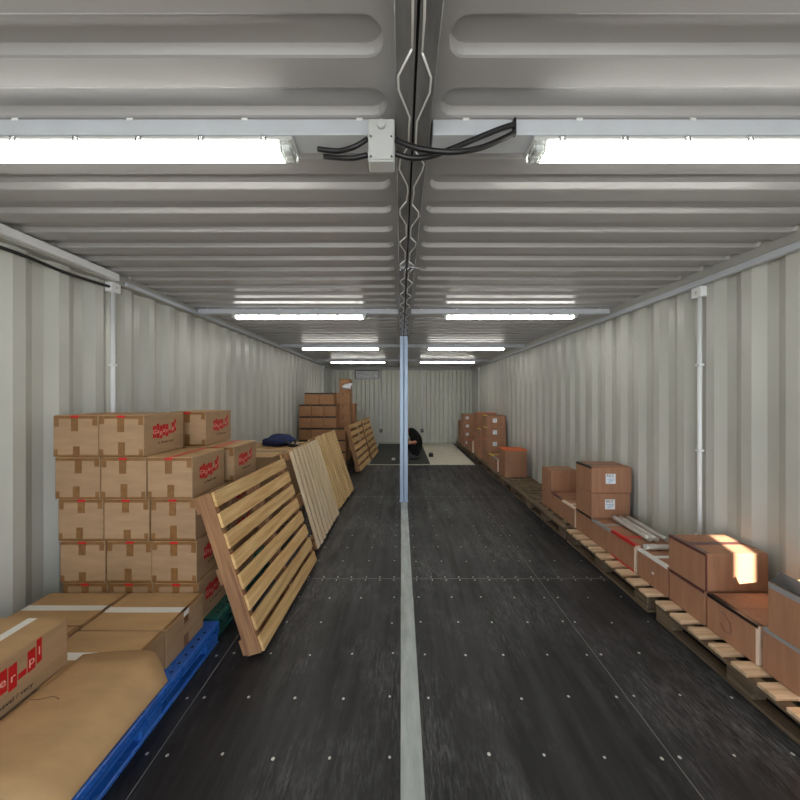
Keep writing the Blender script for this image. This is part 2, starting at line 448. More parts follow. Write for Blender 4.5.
bc = tag(MB().box((.402, 1.176, 2.595), (.412, 1.1945, 2.655), bev=.002).build('cable_mount', 'black'), 'black end plate where the thick cables enter the right trunking', 'cable gland')

# ------------------------------------------------------------------ conduits and cable on the side walls
def conduit(x, y, side, z0, z1, label, wall='side'):
    t = tag(empty('conduit', (x, y, z0)), label, 'conduit', 'white wall conduits')
    MB().tube([(0, 0, 0), (0, 0, z1-z0)], .016, seg=12).build('pipe', 'white', t)
    w = MB().box((-.03, -.045, z1-z0), (.03, .045, z1-z0+.085), bev=.004).build('box', 'white', t)
    MB().tube([(-.031*side, 0, z1-z0+.04), (-.034*side, 0, z1-z0+.04)], .008, seg=10).build('screw', 'grey_box', w)
    for z in (.5, 1.2, 1.9):
        if z < z1-z0-.1: MB().box((-.02, -.024, z), (.02, .024, z+.02), bev=.003).build('clip', 'white', t)
    return t
conduit(XL+.017, 2.73, -1, .005, 2.515, 'white wall conduit beside the tall taped box stack, with black cable joining on top')
conduit(XR-.017, 2.70, 1, .005, 2.465, 'white wall conduit on the bare corrugated wall behind the brown boxes')
conduit(XL+.017, 10.1, -1, .005, 2.50, 'white wall conduit at the rear end of the lettered boxes wall, beyond the stacks')
conduit(XR-.017, 10.35, 1, .005, 2.465, 'white wall conduit behind the farthest boxes with small white labels')
def endconduit(px, label):
    x = (px-401)*YB/330
    t = tag(empty('conduit', (x, YB-.02, .0)), label, 'conduit', 'white wall conduits')
    MB().tube([(0, 0, .52), (0, 0, 2.56)], .026, seg=12).build('pipe', 'white', t)
    s = tag(empty('socket', (x, YB-.026, .44)), 'black power socket on the back wall below the %s' % ('window side conduit' if px < 401 else 'conduit beside the person'), 'socket')
    MB().box((-.05, -.028, -.04), (.05, .024, .075), bev=.006).build('housing', 'black', s)
    MB().tube([(-.018, -.03, .02), (-.018, -.026, .02)], .018, seg=14).build('outlet', 'grey_box', s)
    MB().tube([(.024, -.03, .02), (.024, -.026, .02)], .014, seg=14).build('outlet', 'grey_box', s)
endconduit(381, 'white conduit down the back wall just beside the small window')
endconduit(422, 'white conduit down the back wall above the crouching person')
o = MB().box((XL+.052, YF+.05, 2.60), (XL+.10, 2.70, 2.655), bev=.004).build('wall_trunking', 'white')
tag(o, 'white trunking along the top of the left wall up to the conduit box', 'cable trunking')
o = MB().box((XL+.052, 2.80, 2.592), (XL+.075, YB-.1, 2.625), bev=.003).build('wall_trunking', 'offwhite')
tag(o, 'slim white trunking along the top of the left wall beyond the conduit', 'cable trunking')
o = MB().box((XR-.062, YF+.05, 2.552), (XR-.026, YB-.1, 2.597), bev=.003).build('wall_trunking', 'offwhite')
tag(o, 'pale trunking along the top of the right wall', 'cable trunking')
Y0 = 1.4
o = MB().tube(spline([(XL+.02, .3, 2.50), (XL+.02, 1.1, 2.50), (XL+.02, 1.5, 2.505), (XL+.02, 2.0, 2.545-.0), (XL+.022, 2.35, 2.535), (XL+.028, 2.68, 2.55)]), .011, seg=10).build('power_cord', 'rubber')
tag(o, 'black cable sagging along the top of the left wall into the conduit box', 'cable', 'thick black cables')

# window-like unit high on the back wall
w = empty('window_1', ((367-401)*YB/330, YB-.012, 1.66+(396-374.5)*YB/330)); struct(w, 'small dark framed hopper window high on the back wall', 'window')
ww, wh = .42, .155
for a in ((-ww, -.03, -wh), (-ww, -.03, wh-.03), ): MB().box(a, (ww, .008, a[2]+.03), bev=.003).build('frame', 'black' if a[2] > 0 else 'beam', w)
for a in (-ww, ww-.028): MB().box((a, -.03, -wh+.03), (a+.028, .008, wh-.03), bev=.003).build('frame', 'black', w)
MB().box((-ww+.03, -.012, -wh+.032), (ww-.03, 0, wh-.032)).build('pane', 'pane', w)
mb = MB(); zz = [(-.38, -.01), (-.30, .005), (-.24, -.02), (-.05, -.045), (.0, -.045), (.04, -.075), (.14, -.08), (.22, -.05), (.27, .0), (.3, -.02), (.33, -.085), (.37, -.09)]
mb.tube([(x, -.018, z) for x, z in zz], .013, seg=8); mb.build('pale_streak', 'film', w)  # pale zigzag streak across the pane

# ------------------------------------------------------------------ pallets
def board(lo, hi, name, m, parent, bev=.003):
    d = tuple(round(b-a, 4) for a, b in zip(lo, hi))
    me = cached(('board', d, m, name, bev), lambda: MB().box(tuple(-v/2 for v in d), tuple(v/2 for v in d), bev=bev).mesh(name, m))
    return link(name, me, parent, tuple((a+b)/2 for a, b in zip(lo, hi)))
def floor_pallet(x0, x1, y0, y1, label, deck='wood_x', base='old_y', n=9, edge=False, blocks=True, grp=None, jit=0):
    t = tag(empty('wooden_pallet', ((x0+x1)/2, (y0+y1)/2, .002)), label, 'pallet', grp)
    w, l = (x1-x0)/2, (y1-y0)/2
    bw = .092
    rnd = random.Random(int(y0*100)+5)
    for k in range(n):
        y = -l+bw/2+k*(2*l-bw)/(n-1)
        e = .0 if not edge else .085
        board((-w+e+rnd.uniform(0, .012), y-bw/2, .120), (w, y+bw/2, .142), 'deck_board', deck, t)
    if edge: board((-w, -l, .120), (-w+.08, l, .142), 'edge_board', base, t)
    for xx in (-w+.052, 0, w-.052):
        board((xx-.04, -l+.004, .1), (xx+.04, l-.004, .119), 'bearer', base, t)
        for yy in (-l+.08, 0, l-.08): board((xx-.04, yy-.07, .021), (xx+.04, yy+.07, .099), 'block', base, t)
        board((xx-.04, -l+.004, 0), (xx+.04, l-.004, .02), 'runner', base, t)
    return t
PX0, PX1 = 1.875, 2.42
pal = [(1.24, 2.45), (2.52, 3.76), (3.80, 4.99), (5.03, 6.20), (6.25, 7.43), (7.48, 8.66), (8.71, 9.89), (9.94, 11.10)]
pl_lab = ['pale slatted wooden pallet under the flap-open box at the picture edge', 'pale slatted wooden pallet under the red-taped box and silver rolls',
          'weathered wooden pallet under the two boxes with no tape before the white-labelled stack', 'weathered wooden pallet mostly empty between two box groups',
          'weathered pallet under the orange-topped pair of boxes', 'weathered pallet under the stack with yellow tape', 'weathered pallet under the rear stack with an orange lid', 'weathered pallet in the far corner under the smallest-looking boxes']
for i, (a, b) in enumerate(pal):
    floor_pallet(PX0, PX1, a, b, pl_lab[i], deck='pale_x' if i < 2 else 'old_x', n=9 if i < 2 else 8, edge=i >= 2, grp='pallets along the right wall')
floor_pallet(-2.37, -1.36, 3.56, 4.86, 'wooden pallet under the kraft cartons with black straps', deck='old_x', n=9)
floor_pallet(-2.34, -1.22, 7.42, 8.72, 'dark wooden pallet under the rear stack behind the leaning pallets', deck='old_x', n=9)

def plastic_pallet(x0, x1, y0, y1, m, label, name):
    t = tag(empty(name, ((x0+x1)/2, (y0+y1)/2, .002)), label, 'pallet')
    w, l = (x1-x0)/2, (y1-y0)/2
    mb = MB(); mb.box((-w, -l, .105), (w, l, .145), m, bev=.006)
    for yy in [(-l+.06)+k*.06 for k in range(int(2*l/.06)-1)]:          # black discs drawn for the dark drain holes along the aisle edge
        mb.tube([(w-.035, yy, .1445), (w-.035, yy, .1458)], .008, 'darkgap', seg=8)
    mb.build('deck', m, t)
    for xx in (-w+.06, 0, w-.06):
        for yy, hw in ((-l+.075, .07), (0, .075), (l-.075, .07)): board((xx-.055, yy-hw, .026), (xx+.055, yy+hw, .104), 'foot', m, t, .008)
        board((xx-.055, -l+.004, 0), (xx+.055, l-.004, .025), 'runner', m, t, .006)
    MB().box((w-.006, -l+.004, .085), (w, l-.004, .104)).build('rim', m, t)
plastic_pallet(-2.355, -1.222, 1.03, 2.225, 'blue', 'blue plastic pallet under the low cartons with white tape', 'plastic_pallet')
plastic_pallet(-2.355, -1.245, 2.25, 3.45, 'green', 'dark green plastic pallet under the tall red-taped box stack', 'plastic_pallet')

def lean(P0, P1, T0, label, L, W, T=.125, style='open', n=8, grp='leaning wooden pallets'):
    """P0/P1 near/far bottom back corners on the floor, T0 near top back corner"""
    P0, P1, T0 = Vector(P0), Vector(P1), Vector(T0)
    x = (P1-P0).normalized(); y = T0-P0; y = (y-x*y.dot(x)).normalized(); z = x.cross(y)
    t = empty('wooden_pallet'); tag(t, label, 'pallet', grp)
    t.matrix_world = Matrix(((x.x, y.x, z.x, P0.x), (x.y, y.y, z.y, P0.y), (x.z, y.z, z.z, P0.z), (0, 0, 0, 1)))
    rnd = random.Random(int(P0.y*50))
    if style == 'open':
        bw = .098
        for k in range(n):
            yy = bw/2+k*(W-bw)/(n-1)
            board((0+rnd.uniform(0, .008), yy-bw/2, T-.018), (L-rnd.uniform(0, .008), yy+bw/2, T), 'deck_board', 'wood_x', t)
        for xx in (.0225, L/2, L-.0225):
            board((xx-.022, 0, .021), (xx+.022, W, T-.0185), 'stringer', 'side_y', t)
        for yy in (.06, W/2, W-.06): board((0, yy-.05, 0), (L, yy+.05, .0205), 'bottom_board', 'side_y', t)
    else:
        bw = L/n-.046
        for k in range(n):
            xx = bw/2+k*(L-bw)/(n-1)
            board((xx-bw/2, rnd.uniform(0, .012), T-.018), (xx+bw/2, W-rnd.uniform(0, .012), T), 'deck_board', 'pale_y' if style == 'pale' else 'wood_y', t)
        for yy in (.05, W/2, W-.05):
            board((0, yy-.045, T-.040), (L, yy+.045, T-.0185), 'bearer', 'side_y', t)  # darker pine behind the slats, puts the shade of the gaps into colour
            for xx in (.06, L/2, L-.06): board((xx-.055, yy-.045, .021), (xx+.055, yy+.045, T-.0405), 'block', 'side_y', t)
            board((0, yy-.045, 0), (L, yy+.045, .0205), 'bottom_board', 'wood_x', t)
    return t
lean((-.995, 2.085, .003), (-.955, 3.255, .003), (-1.33, 2.085, 1.015), 'open-slatted wooden pallet leaning on the tall taped box stack', 1.175, 1.055, T=.138)
lean((-.985, 3.49, .003), (-.965, 4.58, .003), (-1.29, 3.49, 1.03), 'pale closely boarded pallet leaning in front of the black-strapped cartons', 1.06, 1.085, style='pale', n=9)
lean((-.995, 4.72, .003), (-.925, 5.72, .003), (-1.345, 4.72, 1.03), 'yellowish closely boarded pallet leaning beyond the pale boarded one', .99, 1.09, style='yellow', n=9)
lean((-.985, 7.16, .003), (-.885, 8.38, .003), (-1.24, 7.16, 1.0), 'open-slatted wooden pallet leaning on the rear box stack', 1.22, 1.035, n=7)
lean((-.85, 8.52, .003), (-.775, 9.66, .003), (-1.13, 8.52, 1.0), 'shadowed wooden pallet leaning at the very back behind another slatted pallet', 1.14, 1.04, n=7)

# ------------------------------------------------------------------ cartons
def thinbox(lo, hi, name, m, parent):
    d = tuple(round(b-a, 4) for a, b in zip(lo, hi))
    me = cached(('thin', d, m, name), lambda: MB().box(tuple(-v/2 for v in d), tuple(v/2 for v in d)).mesh(name, m))
    return link(name, me, parent, tuple((a+b)/2 for a, b in zip(lo, hi)))
def carton_mesh(w, d, h, m, open_top=False):
    def mk():
        mb = MB()
        if open_top:
            t = .005
            mb.box((-w/2, -d/2, 0), (w/2, d/2, t)); mb.box((-w/2, -d/2, t), (-w/2+t, d/2, h)); mb.box((w/2-t, -d/2, t), (w/2, d/2, h))
            mb.box((-w/2+t, -d/2, t), (w/2-t, -d/2+t, h)); mb.box((-w/2+t, d/2-t, t), (w/2-t, d/2, h))
        else:
            mb.box((-w/2, -d/2, 0), (w/2, d/2, h-.0035), bev=.004, seg=2)
        return mb.mesh('cardboard_box', m)
    return cached(('carton', w, d, h, m, open_top), mk)
T = .0009
def carton(cx, cy, z, w, d, h, label, m='card_l', yaw=0, group=None, flaps='y', open_top=False):
    o = link('cardboard_box', carton_mesh(round(w, 3), round(d, 3), round(h, 3), m, open_top), None, (cx, cy, z))
    o.rotation_euler = (0, 0, yaw)
    tag(o, label, 'box', group)
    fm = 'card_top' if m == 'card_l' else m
    if not open_top:
        if flaps == 'y':       # the seam between the two lid flaps runs along y
            for s in (-1, 1): thinbox((-w/2+.002 if s < 0 else .001, -d/2+.002, h-.0034), (-.001 if s < 0 else w/2-.002, d/2-.002, h), 'flap', fm, o)
        else:
            for s in (-1, 1): thinbox((-w/2+.002, -d/2+.002 if s < 0 else .001, h-.0034), (w/2-.002, -.001 if s < 0 else d/2-.002, h), 'flap', fm, o)
    return o
def tape_front(o, w, d, h, red=True, rnd=random):
    """brown sealing tape on the face towards the camera, red piece over the lid edge"""
    y = -d/2
    j = rnd.uniform(-.012, .012)
    thinbox((-w/2+.004, y-T, h-.022), (w/2-.004, y-.0001, h-.004), 'edge_tape', 'tape', o)
    thinbox((-w/2+.004, y-T, .002), (w/2-.004, y-.0001, .014), 'edge_tape', 'tape', o)
    thinbox((-.024+j, y-2*T, h-.085-rnd.uniform(0, .025)), (.022+j, y-T, h-.006), 'centre_tape', 'tape', o)
    thinbox((-.022-j, y-2*T, .004), (.022-j, y-T, .07+rnd.uniform(0, .03)), 'centre_tape', 'tape', o)
    for s in (-1, 1):
        if rnd.random() < .8:
            a, b = sorted((s*(w/2-.004), s*(w/2-.036)))
            thinbox((a, y-1.5*T, h-.055-rnd.uniform(0, .02)), (b, y-T, h-.006), 'corner_tape', 'tape', o)
        if rnd.random() < .7:
            a, b = sorted((s*(w/2-.004), s*(w/2-.03)))
            thinbox((a, y-1.5*T, .004), (b, y-T, .05), 'corner_tape', 'tape', o)
    if red: thinbox((-.026+j, y-3*T, h-.016), (.026+j, y-2*T, h-.002), 'red_tape', 'red', o)
LET = [('G', .030, .082, .0), ('a', .026, .10, .004), ('p', .026, .09, -.006), ('e', .026, .08, .006), ('r', .026, .088, .0), ('-', .026, .022, -.014), ('p', .026, .078, .014), ('l', .018, .09, .03)]
def logo(o, w, d, h, sc_=1., y0=None, z0=None):
    """red stepped tiles with pale letters on the side towards the aisle"""
    def mk():
        mb = MB(); x = 0
        for ch, tw, th, dz in LET:
            mb.prism([(x, dz-th/2), (x+tw, dz-th/2+.003), (x+tw, dz+th/2+.003), (x, dz+th/2)], 0, .0006, FACE_X); x += tw+.004
        return mb.mesh('logo_print', 'redprint')
    me = cached('logo', mk)
    g = link('logo_print', me, o, (w/2+.0002, -.118*sc_+(y0 or 0), (z0 or h*.56))); g.scale = (1, sc_, sc_)
    def mk2():
        mb = MB(); x = 0
        for ch, tw, th, dz in LET:
            if ch != '-':
                tm = text_mesh('letter', ch, .044, 'whiteink', .0003)
                vs = [mb.bm.verts.new(FACE_X @ Vector((v.co.x+x+tw/2, v.co.y+dz-.014, v.co.z+.0011))) for v in tm.vertices]
                for p in tm.polygons:
                    try: mb.bm.faces.new([vs[i] for i in p.vertices])
                    except ValueError: pass
            x += tw+.004
        return mb.mesh('lettering', 'whiteink')
    link('lettering', cached('logoletters', mk2), g)
    tm = text_mesh('caption', 'A. Cheval / very', .0235, 'blackink', .0003)
    c = link('caption', tm, g); c.matrix_local = Matrix.Translation((.0004, .125, -.085)) @ FACE_X
    return g
def sticker(o, w, d, h, x=None, z=None, s=.078):
    st = thinbox((-s/2, -.0008, -s/2), (s/2, 0, s/2), 'sticker', 'label', o); st.location = (x if x is not None else 0, -d/2-.0006, z if z is not None else h*.58)
    a = link('sticker_text', text_mesh('sticker_text', 'RG.2', .027*s/.078, 'blackink', .0002), st); a.matrix_local = Matrix.Translation((-.006, -.0008, s*.2)) @ FACE_F
    def mk():
        mb = MB()
        for k, (x0, x1) in enumerate(((-.03, .028), (-.012, .024), (-.022, .01))): mb.box((x0*s/.078, -.0013, (-.004-k*.011)*s/.078), (x1*s/.078, -.0008, (.0-k*.011)*s/.078))
        return mb.mesh('sticker_lines', 'blueink')
    link('sticker_lines', cached(('stl', s), mk), st)

# --- tall taped stack on the green pallet
G1 = 'red-taped cartons in the tall stack'
W_, D_, H_ = .296, .396, .274; ST = .277
rowname = ['bottom', 'fourth', 'third', 'second', 'top']
colname = ['column beside the wall', 'middle column', 'column beside the aisle']
shift = [.048, .034, .02, .006, -.012]
rnd = random.Random(21)
for r in range(5):
    for c in range(3):
        if r == 4 and c == 2: continue
        x = -2.135+c*.303+shift[r]+rnd.uniform(-.002, .002)
        y = 2.176+.2+rnd.uniform(-.006, .006)
        o = carton(x, y, .15+r*ST, W_, D_, H_, 'taped kraft carton, front face of the tall stack, %s row, %s' % (rowname[r], colname[c]), group=G1)
        tape_front(o, W_, D_, H_, red=not (r == 3 and c == 0), rnd=rnd)
        if r >= 3: thinbox((-.02, -D_/2+.004, H_), (.02, D_/2-.004, H_+T), 'lid_tape', 'red' if (r, c) != (4, 1) else 'tape', o)
        if c == 2 or (r == 4 and c == 1): logo(o, W_, D_, H_)
for r in range(4):
    for c in range(2):
        right = -1.345 if r < 3 else -1.322
        x = (right-.148 if c else right-.148-.306)
        o = carton(x, 2.81, .15+r*ST, W_, D_, H_, 'kraft carton in the second rank of the tall stack, %s row, %s' % (['bottom', 'third', 'second', 'top'][r], 'aisle side' if c else 'inner side'),
                   group=G1)
        if r == 3: tape_front(o, W_, D_, H_, rnd=rnd); thinbox((-.02, -D_/2+.004, H_), (.02, D_/2-.004, H_+T), 'lid_tape', 'red', o)
        if c: logo(o, W_, D_, H_)
o = carton(-1.724, 2.86, .15+4*ST, W_, D_, H_, 'kraft carton standing highest in the second rank, red print facing the aisle', group=G1)
tape_front(o, W_, D_, H_, rnd=rnd); logo(o, W_, D_, H_, y0=.03)

# --- low cartons on the blue pallet
G2 = 'low cartons on the blue pallet'
hA = .217
def lowbox(x0, x1, y0, y1, label, tape=True, h=hA, z=.15):
    w, d = x1-x0, y1-y0
    o = carton((x0+x1)/2, (y0+y1)/2, z, w, d, h, label, group=G2, flaps='x')
    if tape:
        thinbox((-w/2+.003, -.024, h), (w/2-.003, .024, h+T), 'white_tape', 'whitetape', o)
        thinbox((w/2, -.024, h-.03), (w/2+T, .024, h), 'white_tape', 'whitetape', o)
    thinbox((w/2-.022, -d/2+.003, h), (w/2-.002, d/2-.003, h+T), 'edge_tape', 'tape', o)
    thinbox((w/2, -.02, h-.075), (w/2+T*.8, .02, h-.031), 'side_tape', 'tape', o)
    thinbox((w/2, -.02, .004), (w/2+T, .02, .075), 'side_tape', 'tape', o)
    return o
lowbox(-1.777, -1.298, 1.823, 2.168, 'low flat carton with white tape at the foot of the tall stack, aisle side')
lowbox(-2.30, -1.785, 1.858, 2.168, 'low flat carton with white tape at the foot of the tall stack, wall side')
lowbox(-1.777, -1.302, 1.462, 1.815, 'low flat carton half hidden by the bulging open flap')
# carton with the bulging lid nearest the camera
o = carton(-1.545, 1.245, .15, .48, .39, .212, 'light kraft carton with a bulging loose lid nearest the camera', group=G2, open_top=True)
mb = MB(); nx, ny = 16, 8; lid = []
for i in range(nx+1):
    u = i/nx; row = []
    for j in range(ny+1):
        v = j/ny
        x = -.035+u*.475
        z = .2265+.012*math.sin(min(u*1.15, 1)*math.pi*.62)*(.75+.25*v)-.075*max(0, (u-.7)/.3)**1.8
        y = -.20+v*.595
        if j == ny: y += .012*math.sin(u*3)
        if u > .72: y -= (v**2)*(u-.72)*.28
        row.append((x, y, z+.003*math.sin(v*3.1)))
    lid.append(row)
T_ = .004
va = [[mb.bm.verts.new(p) for p in r] for r in lid]; vb = [[mb.bm.verts.new((p[0], p[1], p[2]-T_)) for p in r] for r in lid]
for i in range(nx):
    for j in range(ny):
        f = mb.bm.faces.new([va[i][j], va[i+1][j], va[i+1][j+1], va[i][j+1]]); f.smooth = True
        f = mb.bm.faces.new([vb[i][j], vb[i][j+1], vb[i+1][j+1], vb[i+1][j]]); f.smooth = True
for i in range(nx):
    mb.bm.faces.new([va[i][0], vb[i][0], vb[i+1][0], va[i+1][0]]); mb.bm.faces.new([va[i][ny], va[i+1][ny], vb[i+1][ny], vb[i][ny]])
for j in range(ny):
    mb.bm.faces.new([va[0][j], va[0][j+1], vb[0][j+1], vb[0][j]]); mb.bm.faces.new([va[nx][j], vb[nx][j], vb[nx][j+1], va[nx][j+1]])
mb.build('lid', 'card_top', o)
MB().tube(spline([(.0, .13, .245), (.05, .12, .2555), (.1, .125, .263), (.14, .11, .266)], 4), .002, seg=6).build('crease', 'tape', o)
lowbox(-2.31, -1.80, 1.45, 1.85, 'low carton carrying the printed carton with large red lettering', tape=False)
lowbox(-2.31, -1.80, 1.05, 1.44, 'low carton under the near end of the printed carton', tape=False)
# carton with the large red print, on top of the low ones
o = carton(-1.768, 1.385, .15+hA+.003, .33, .405, .222, 'printed carton cut by the picture edge, white tape on its lid and large red lettering', group=G2)
thinbox((-.022, -.2, .222), (.022, .2, .222+T), 'white_tape', 'whitetape', o)
logo(o, .33, .405, .222, sc_=1.16, y0=-.045, z0=.128)

# --- kraft cartons with black straps
G3 = 'black-strapped kraft cartons'
for (x0, x1, wn) in ((-2.30, -1.87, 'wall side'), (-1.865, -1.40, 'aisle side')):
    for (y0, y1, yn) in ((3.60, 4.19, 'front'), (4.20, 4.80, 'rear')):
        for l in range(2):
            hh = .42
            z = .148+l*.424
            top = l == 1
            o = carton((x0+x1)/2, (y0+y1)/2, z, x1-x0-.006, y1-y0-.006, hh, 'kraft carton with black strap beyond the tall stack, %s layer, %s %s' % ('upper' if top else 'lower', yn, wn), group=G3, flaps='x')
            w, d = x1-x0-.006, y1-y0-.006
            if top:
                thinbox((-w/2+.003, d*.12, hh), (w/2-.003, d*.12+.05, hh+T), 'strap', 'nearblack', o)
                thinbox((w/2, d*.12, .01), (w/2+T, d*.12+.05, hh), 'strap', 'nearblack', o)
                thinbox((-w*.15, -d/2-T, .02), (-w*.15+.05, -d/2, hh), 'strap', 'nearblack', o)
# navy bag
def blob(name, m, c, s, seed, parent=None, amp=.25, sub=4):
    t = bmesh.new(); bmesh.ops.create_icosphere(t, subdivisions=sub, radius=1)
    r = random.Random(seed); ph = [(Vector((r.uniform(-1, 1), r.uniform(-1, 1), r.uniform(-1, 1))).normalized()*r.uniform(2, 7), r.uniform(0, 6)) for _ in range(10)]
    for v in t.verts:
        k = 1+amp*sum(math.sin(v.co.dot(d)+p)/(1+d.length*.35) for d, p in ph)*.35
        v.co = Vector((v.co.x*k*s[0], v.co.y*k*s[1], v.co.z*k*s[2]))
    zmin = min(v.co.z for v in t.verts)
    for v in t.verts:
        if v.co.z < zmin*.6: v.co.z = zmin*.6
    mb = MB(); mb._merge(t, Matrix.Translation(c), m, True)
    return mb.build(name, m, parent)
bag = blob('bag', 'navy', (0, 0, .06), (.21, .17, .085), 5, amp=.6); bag.location = (-1.655, 4.45, 1.005)
tag(bag, 'crumpled navy blue bag lying on the strapped kraft cartons', 'bag')
for q, pts in enumerate(([(.1, -.12, .1), (.2, -.14, .03), (.3, -.12, .004), (.235, -.2, .004)], [(.12, .02, .11), (.22, .0, .05), (.235, -.06, .008), (.2, -.17, .004)])):
    MB().tube(spline(pts), .012, seg=8).build('strap', 'black', bag)

# --- rear stack at the left
G4 = 'brown cartons in the rear stack'
hr = .262; step = .264
def rearbox(cx, cy, z, w, d, h, label, band=True):
    o = carton(cx, cy, z, w, d, h, label, m='card_dark', group=G4)
    if band:
        thinbox((-w/2+.002, -d/2-T, h-.036), (w/2-.002, -d/2, h-.001), 'band', 'nearblack', o)  # black strip across the front, just under the lid edge
    return o
rn5 = ['bottom', 'fourth', 'third', 'second', 'top']
cn = ['beside the wall', 'second column', 'third column']
for c, x in enumerate((-2.155, -1.875, -1.595)):
    for r in range(5):
        rearbox(x, 7.62, .15+r*step, .272, .40, hr, 'brown carton in the black-banded front of the rear stack, %s row, %s' % (rn5[r], cn[c]))
for r in range(3):
    rearbox(-1.352, 7.62, .15+r*step, .205, .36, hr, 'brown carton beside the leaning pallet in the short rear column, %s of three' % ['lowest', 'middle', 'topmost'][r])
for c, x in enumerate((-2.04, -1.70)):
    rearbox(x, 7.68, .15+5*step+.002, .33, .3, hr, 'brown carton lying alone as sixth row of the rear stack, %s' % ['nearer the wall', 'nearer the tall column'][c])
for r in range(6):
    o = rearbox(-1.385, 8.045, .15+r*step, .33, .38, hr, 'brown carton in the column under the open box, %s of six' % ['lowest', 'second from below', 'third from below', 'fourth from below', 'fifth from below', 'topmost'][r], band=False)
    thinbox((-.02, -.19-T, hr-.09), (.02, -.19, hr-.005), 'tape', 'tape', o)
for r in range(5):
    rearbox(-1.39, 8.43, .15+r*step, .46, .36, hr, 'brown carton behind the tall column of the rear stack, %s' % ['lowest', 'second from below', 'third from below', 'fourth from below', 'topmost'][r], band=False)
o = carton(-1.345, 8.04, .15+6*step+.003, .255, .26, .27, 'open carton with crumpled white film perched on top of the rear stack', m='card_dark', group=G4, open_top=True)
for s in (-1, 1):
    fl = MB().box((-.12, -.002, 0), (.12, .002, .1)).build('flap', 'card_top', o); fl.location = (0, s*.128, .268); fl.rotation_euler = (s*-.9, 0, 0)
f = blob('crumpled_film', 'film', (0, 0, 0), (.1, .05, .075), 9, o, amp=.9); f.location = (.07, -.185, .14)

# --- right row of boxes
G5 = 'brown cartons along the right wall'
XA = 2.0; ZP = .146
def rb(y0, y1, z, h, label, edge=None, mid=None, x0=XA, x1=2.412, front=None, bottom=None, pen=None, fronttape=None, open_top=False, frontx=0):
    w, d = x1-x0, y1-y0-.006
    o = carton((x0+x1)/2, (y0+y1)/2, z, w, d, h, label, m='card_r', group=G5, flaps='x', open_top=open_top)
    o['dims'] = (w, d, h)
    if edge:
        thinbox((-w/2+.0, -d/2+.002, h), (-w/2+.034, d/2-.002, h+T), 'edge_tape', edge, o)
        thinbox((-w/2-T, -d/2+.002, h-.018), (-w/2-.0001, d/2-.002, h+T), 'edge_tape', edge, o)
    if mid: thinbox((-w/2+.036, -.02, h), (w/2-.004, .02, h+T), 'lid_tape', mid, o)
    if front:
        thinbox((-w/2+.001, -d/2-T, .003), (-w/2+.045, -d/2-.0001, h-.003), 'corner_strip', front, o)
        thinbox((-w/2-T, -d/2-T, .003), (-w/2-.0001, -d/2+.012, h-.019), 'corner_strip', front, o)
    if bottom: thinbox((-w/2-T, -d/2+.002, .001), (-w/2-.0001, d/2-.002, .016), 'bottom_tape', bottom, o)
    if pen:
        mb = MB(); mb.tube(spline([(-w/2-.0008, p[0], p[1]) for p in pen], 6), .0016, seg=5); mb.build('pen_mark', 'plumtape', o)
    return o
U1 = [(.06, .17), (.03, .16), (.0, .12), (.0, .075), (.03, .06), (.055, .08), (.06, .10)]
U2 = [(.05, .19), (.0, .18), (-.05, .15), (-.07, .1), (-.03, .075), (.02, .085)]
# nearest pair
o = rb(1.36, 1.83, ZP, .238, 'lowest carton at the picture edge under the flap-open box', edge='greytape', pen=U2)
o = rb(1.40, 1.80, ZP+.241, .262, 'carton with open flaps on top at the picture edge', open_top=True, pen=U2)
w, d, h = o['dims']
def flap(o, cx, cy, cz, sx, sy, rx, ry, m='card_r', name='flap'):
    f = MB().box((-sx/2 if sx > 0 else 0, 0 if sy > 0 else 0, -.002), (sx/2, sy, .002)).build(name, m, o); f.location = (cx, cy, cz); f.rotation_euler = (rx, ry, 0); return f
def hinge(name, m, x, ang, width, y0, y1, yaw=0):
    f = MB().box((-.002, y0, 0), (.002, y1, width)).build(name, m, o); f.location = (x, 0, h); f.rotation_euler = (0, ang, yaw)
    f['label'] = 'open lid flap'; return f
hinge('flap', 'nearblack', -w/2+.004, R(48), .075, -d/2+.01, d/2+.006, R(-3))  # aisle-side flap, near-black all over
hinge('flap', 'card_top', -w/2+.012, R(84), .20, -d/2+.012, d/2-.012)
hinge('flap', 'card_top', w/2-.004, R(-72), .20, -d/2+.012, d/2-.012)
thinbox((-w/2-T, -d/2+.002, h-.03), (-w/2-.0001, d/2-.002, h), 'edge_tape', 'greytape', o)
# second
o = rb(1.845, 2.16, ZP, .226, 'low carton glowing on top beside the sunlit box, black edge tape', edge='nearblack', front='cream', pen=U1)
o = rb(2.17, 2.465, ZP, .226, 'lower carton supporting the box with the sun patch', edge='plumtape')
o = rb(2.165, 2.47, ZP+.229, .25, 'large brown carton with a bright sun patch on its lid', edge='plumtape', mid='plumtape', x1=2.415)
w, d, h = o['dims']
thinbox((-w/2-T, -d/2-T, .004), (-w/2+.012, -d/2-.0001, h-.004), 'corner_tape', 'plumtape', o)
o = rb(2.475, 2.795, ZP, .228, 'low carton with white edge tape touching the silver roll', edge='whitetape', mid='whitetape')
thinbox((-.4/2-.012, -.03, .10), (-.4/2-.0115, -.008, .118), 'scuff', 'whitetape', o).location = (-.2108, -.02, .11)
o = rb(2.815, 3.145, ZP, .238, 'low carton edged with bright red tape under the silver rolls', edge='red', mid='red', front='cream', bottom='red')
o = rb(3.15, 3.455, ZP, .224, 'low carton with grey edge tape in front of the white-labelled pair', edge='greytape', mid='greytape')
o = rb(3.46, 3.775, ZP, .232, 'bottom carton beneath the two white-labelled cartons', edge='nearblack')
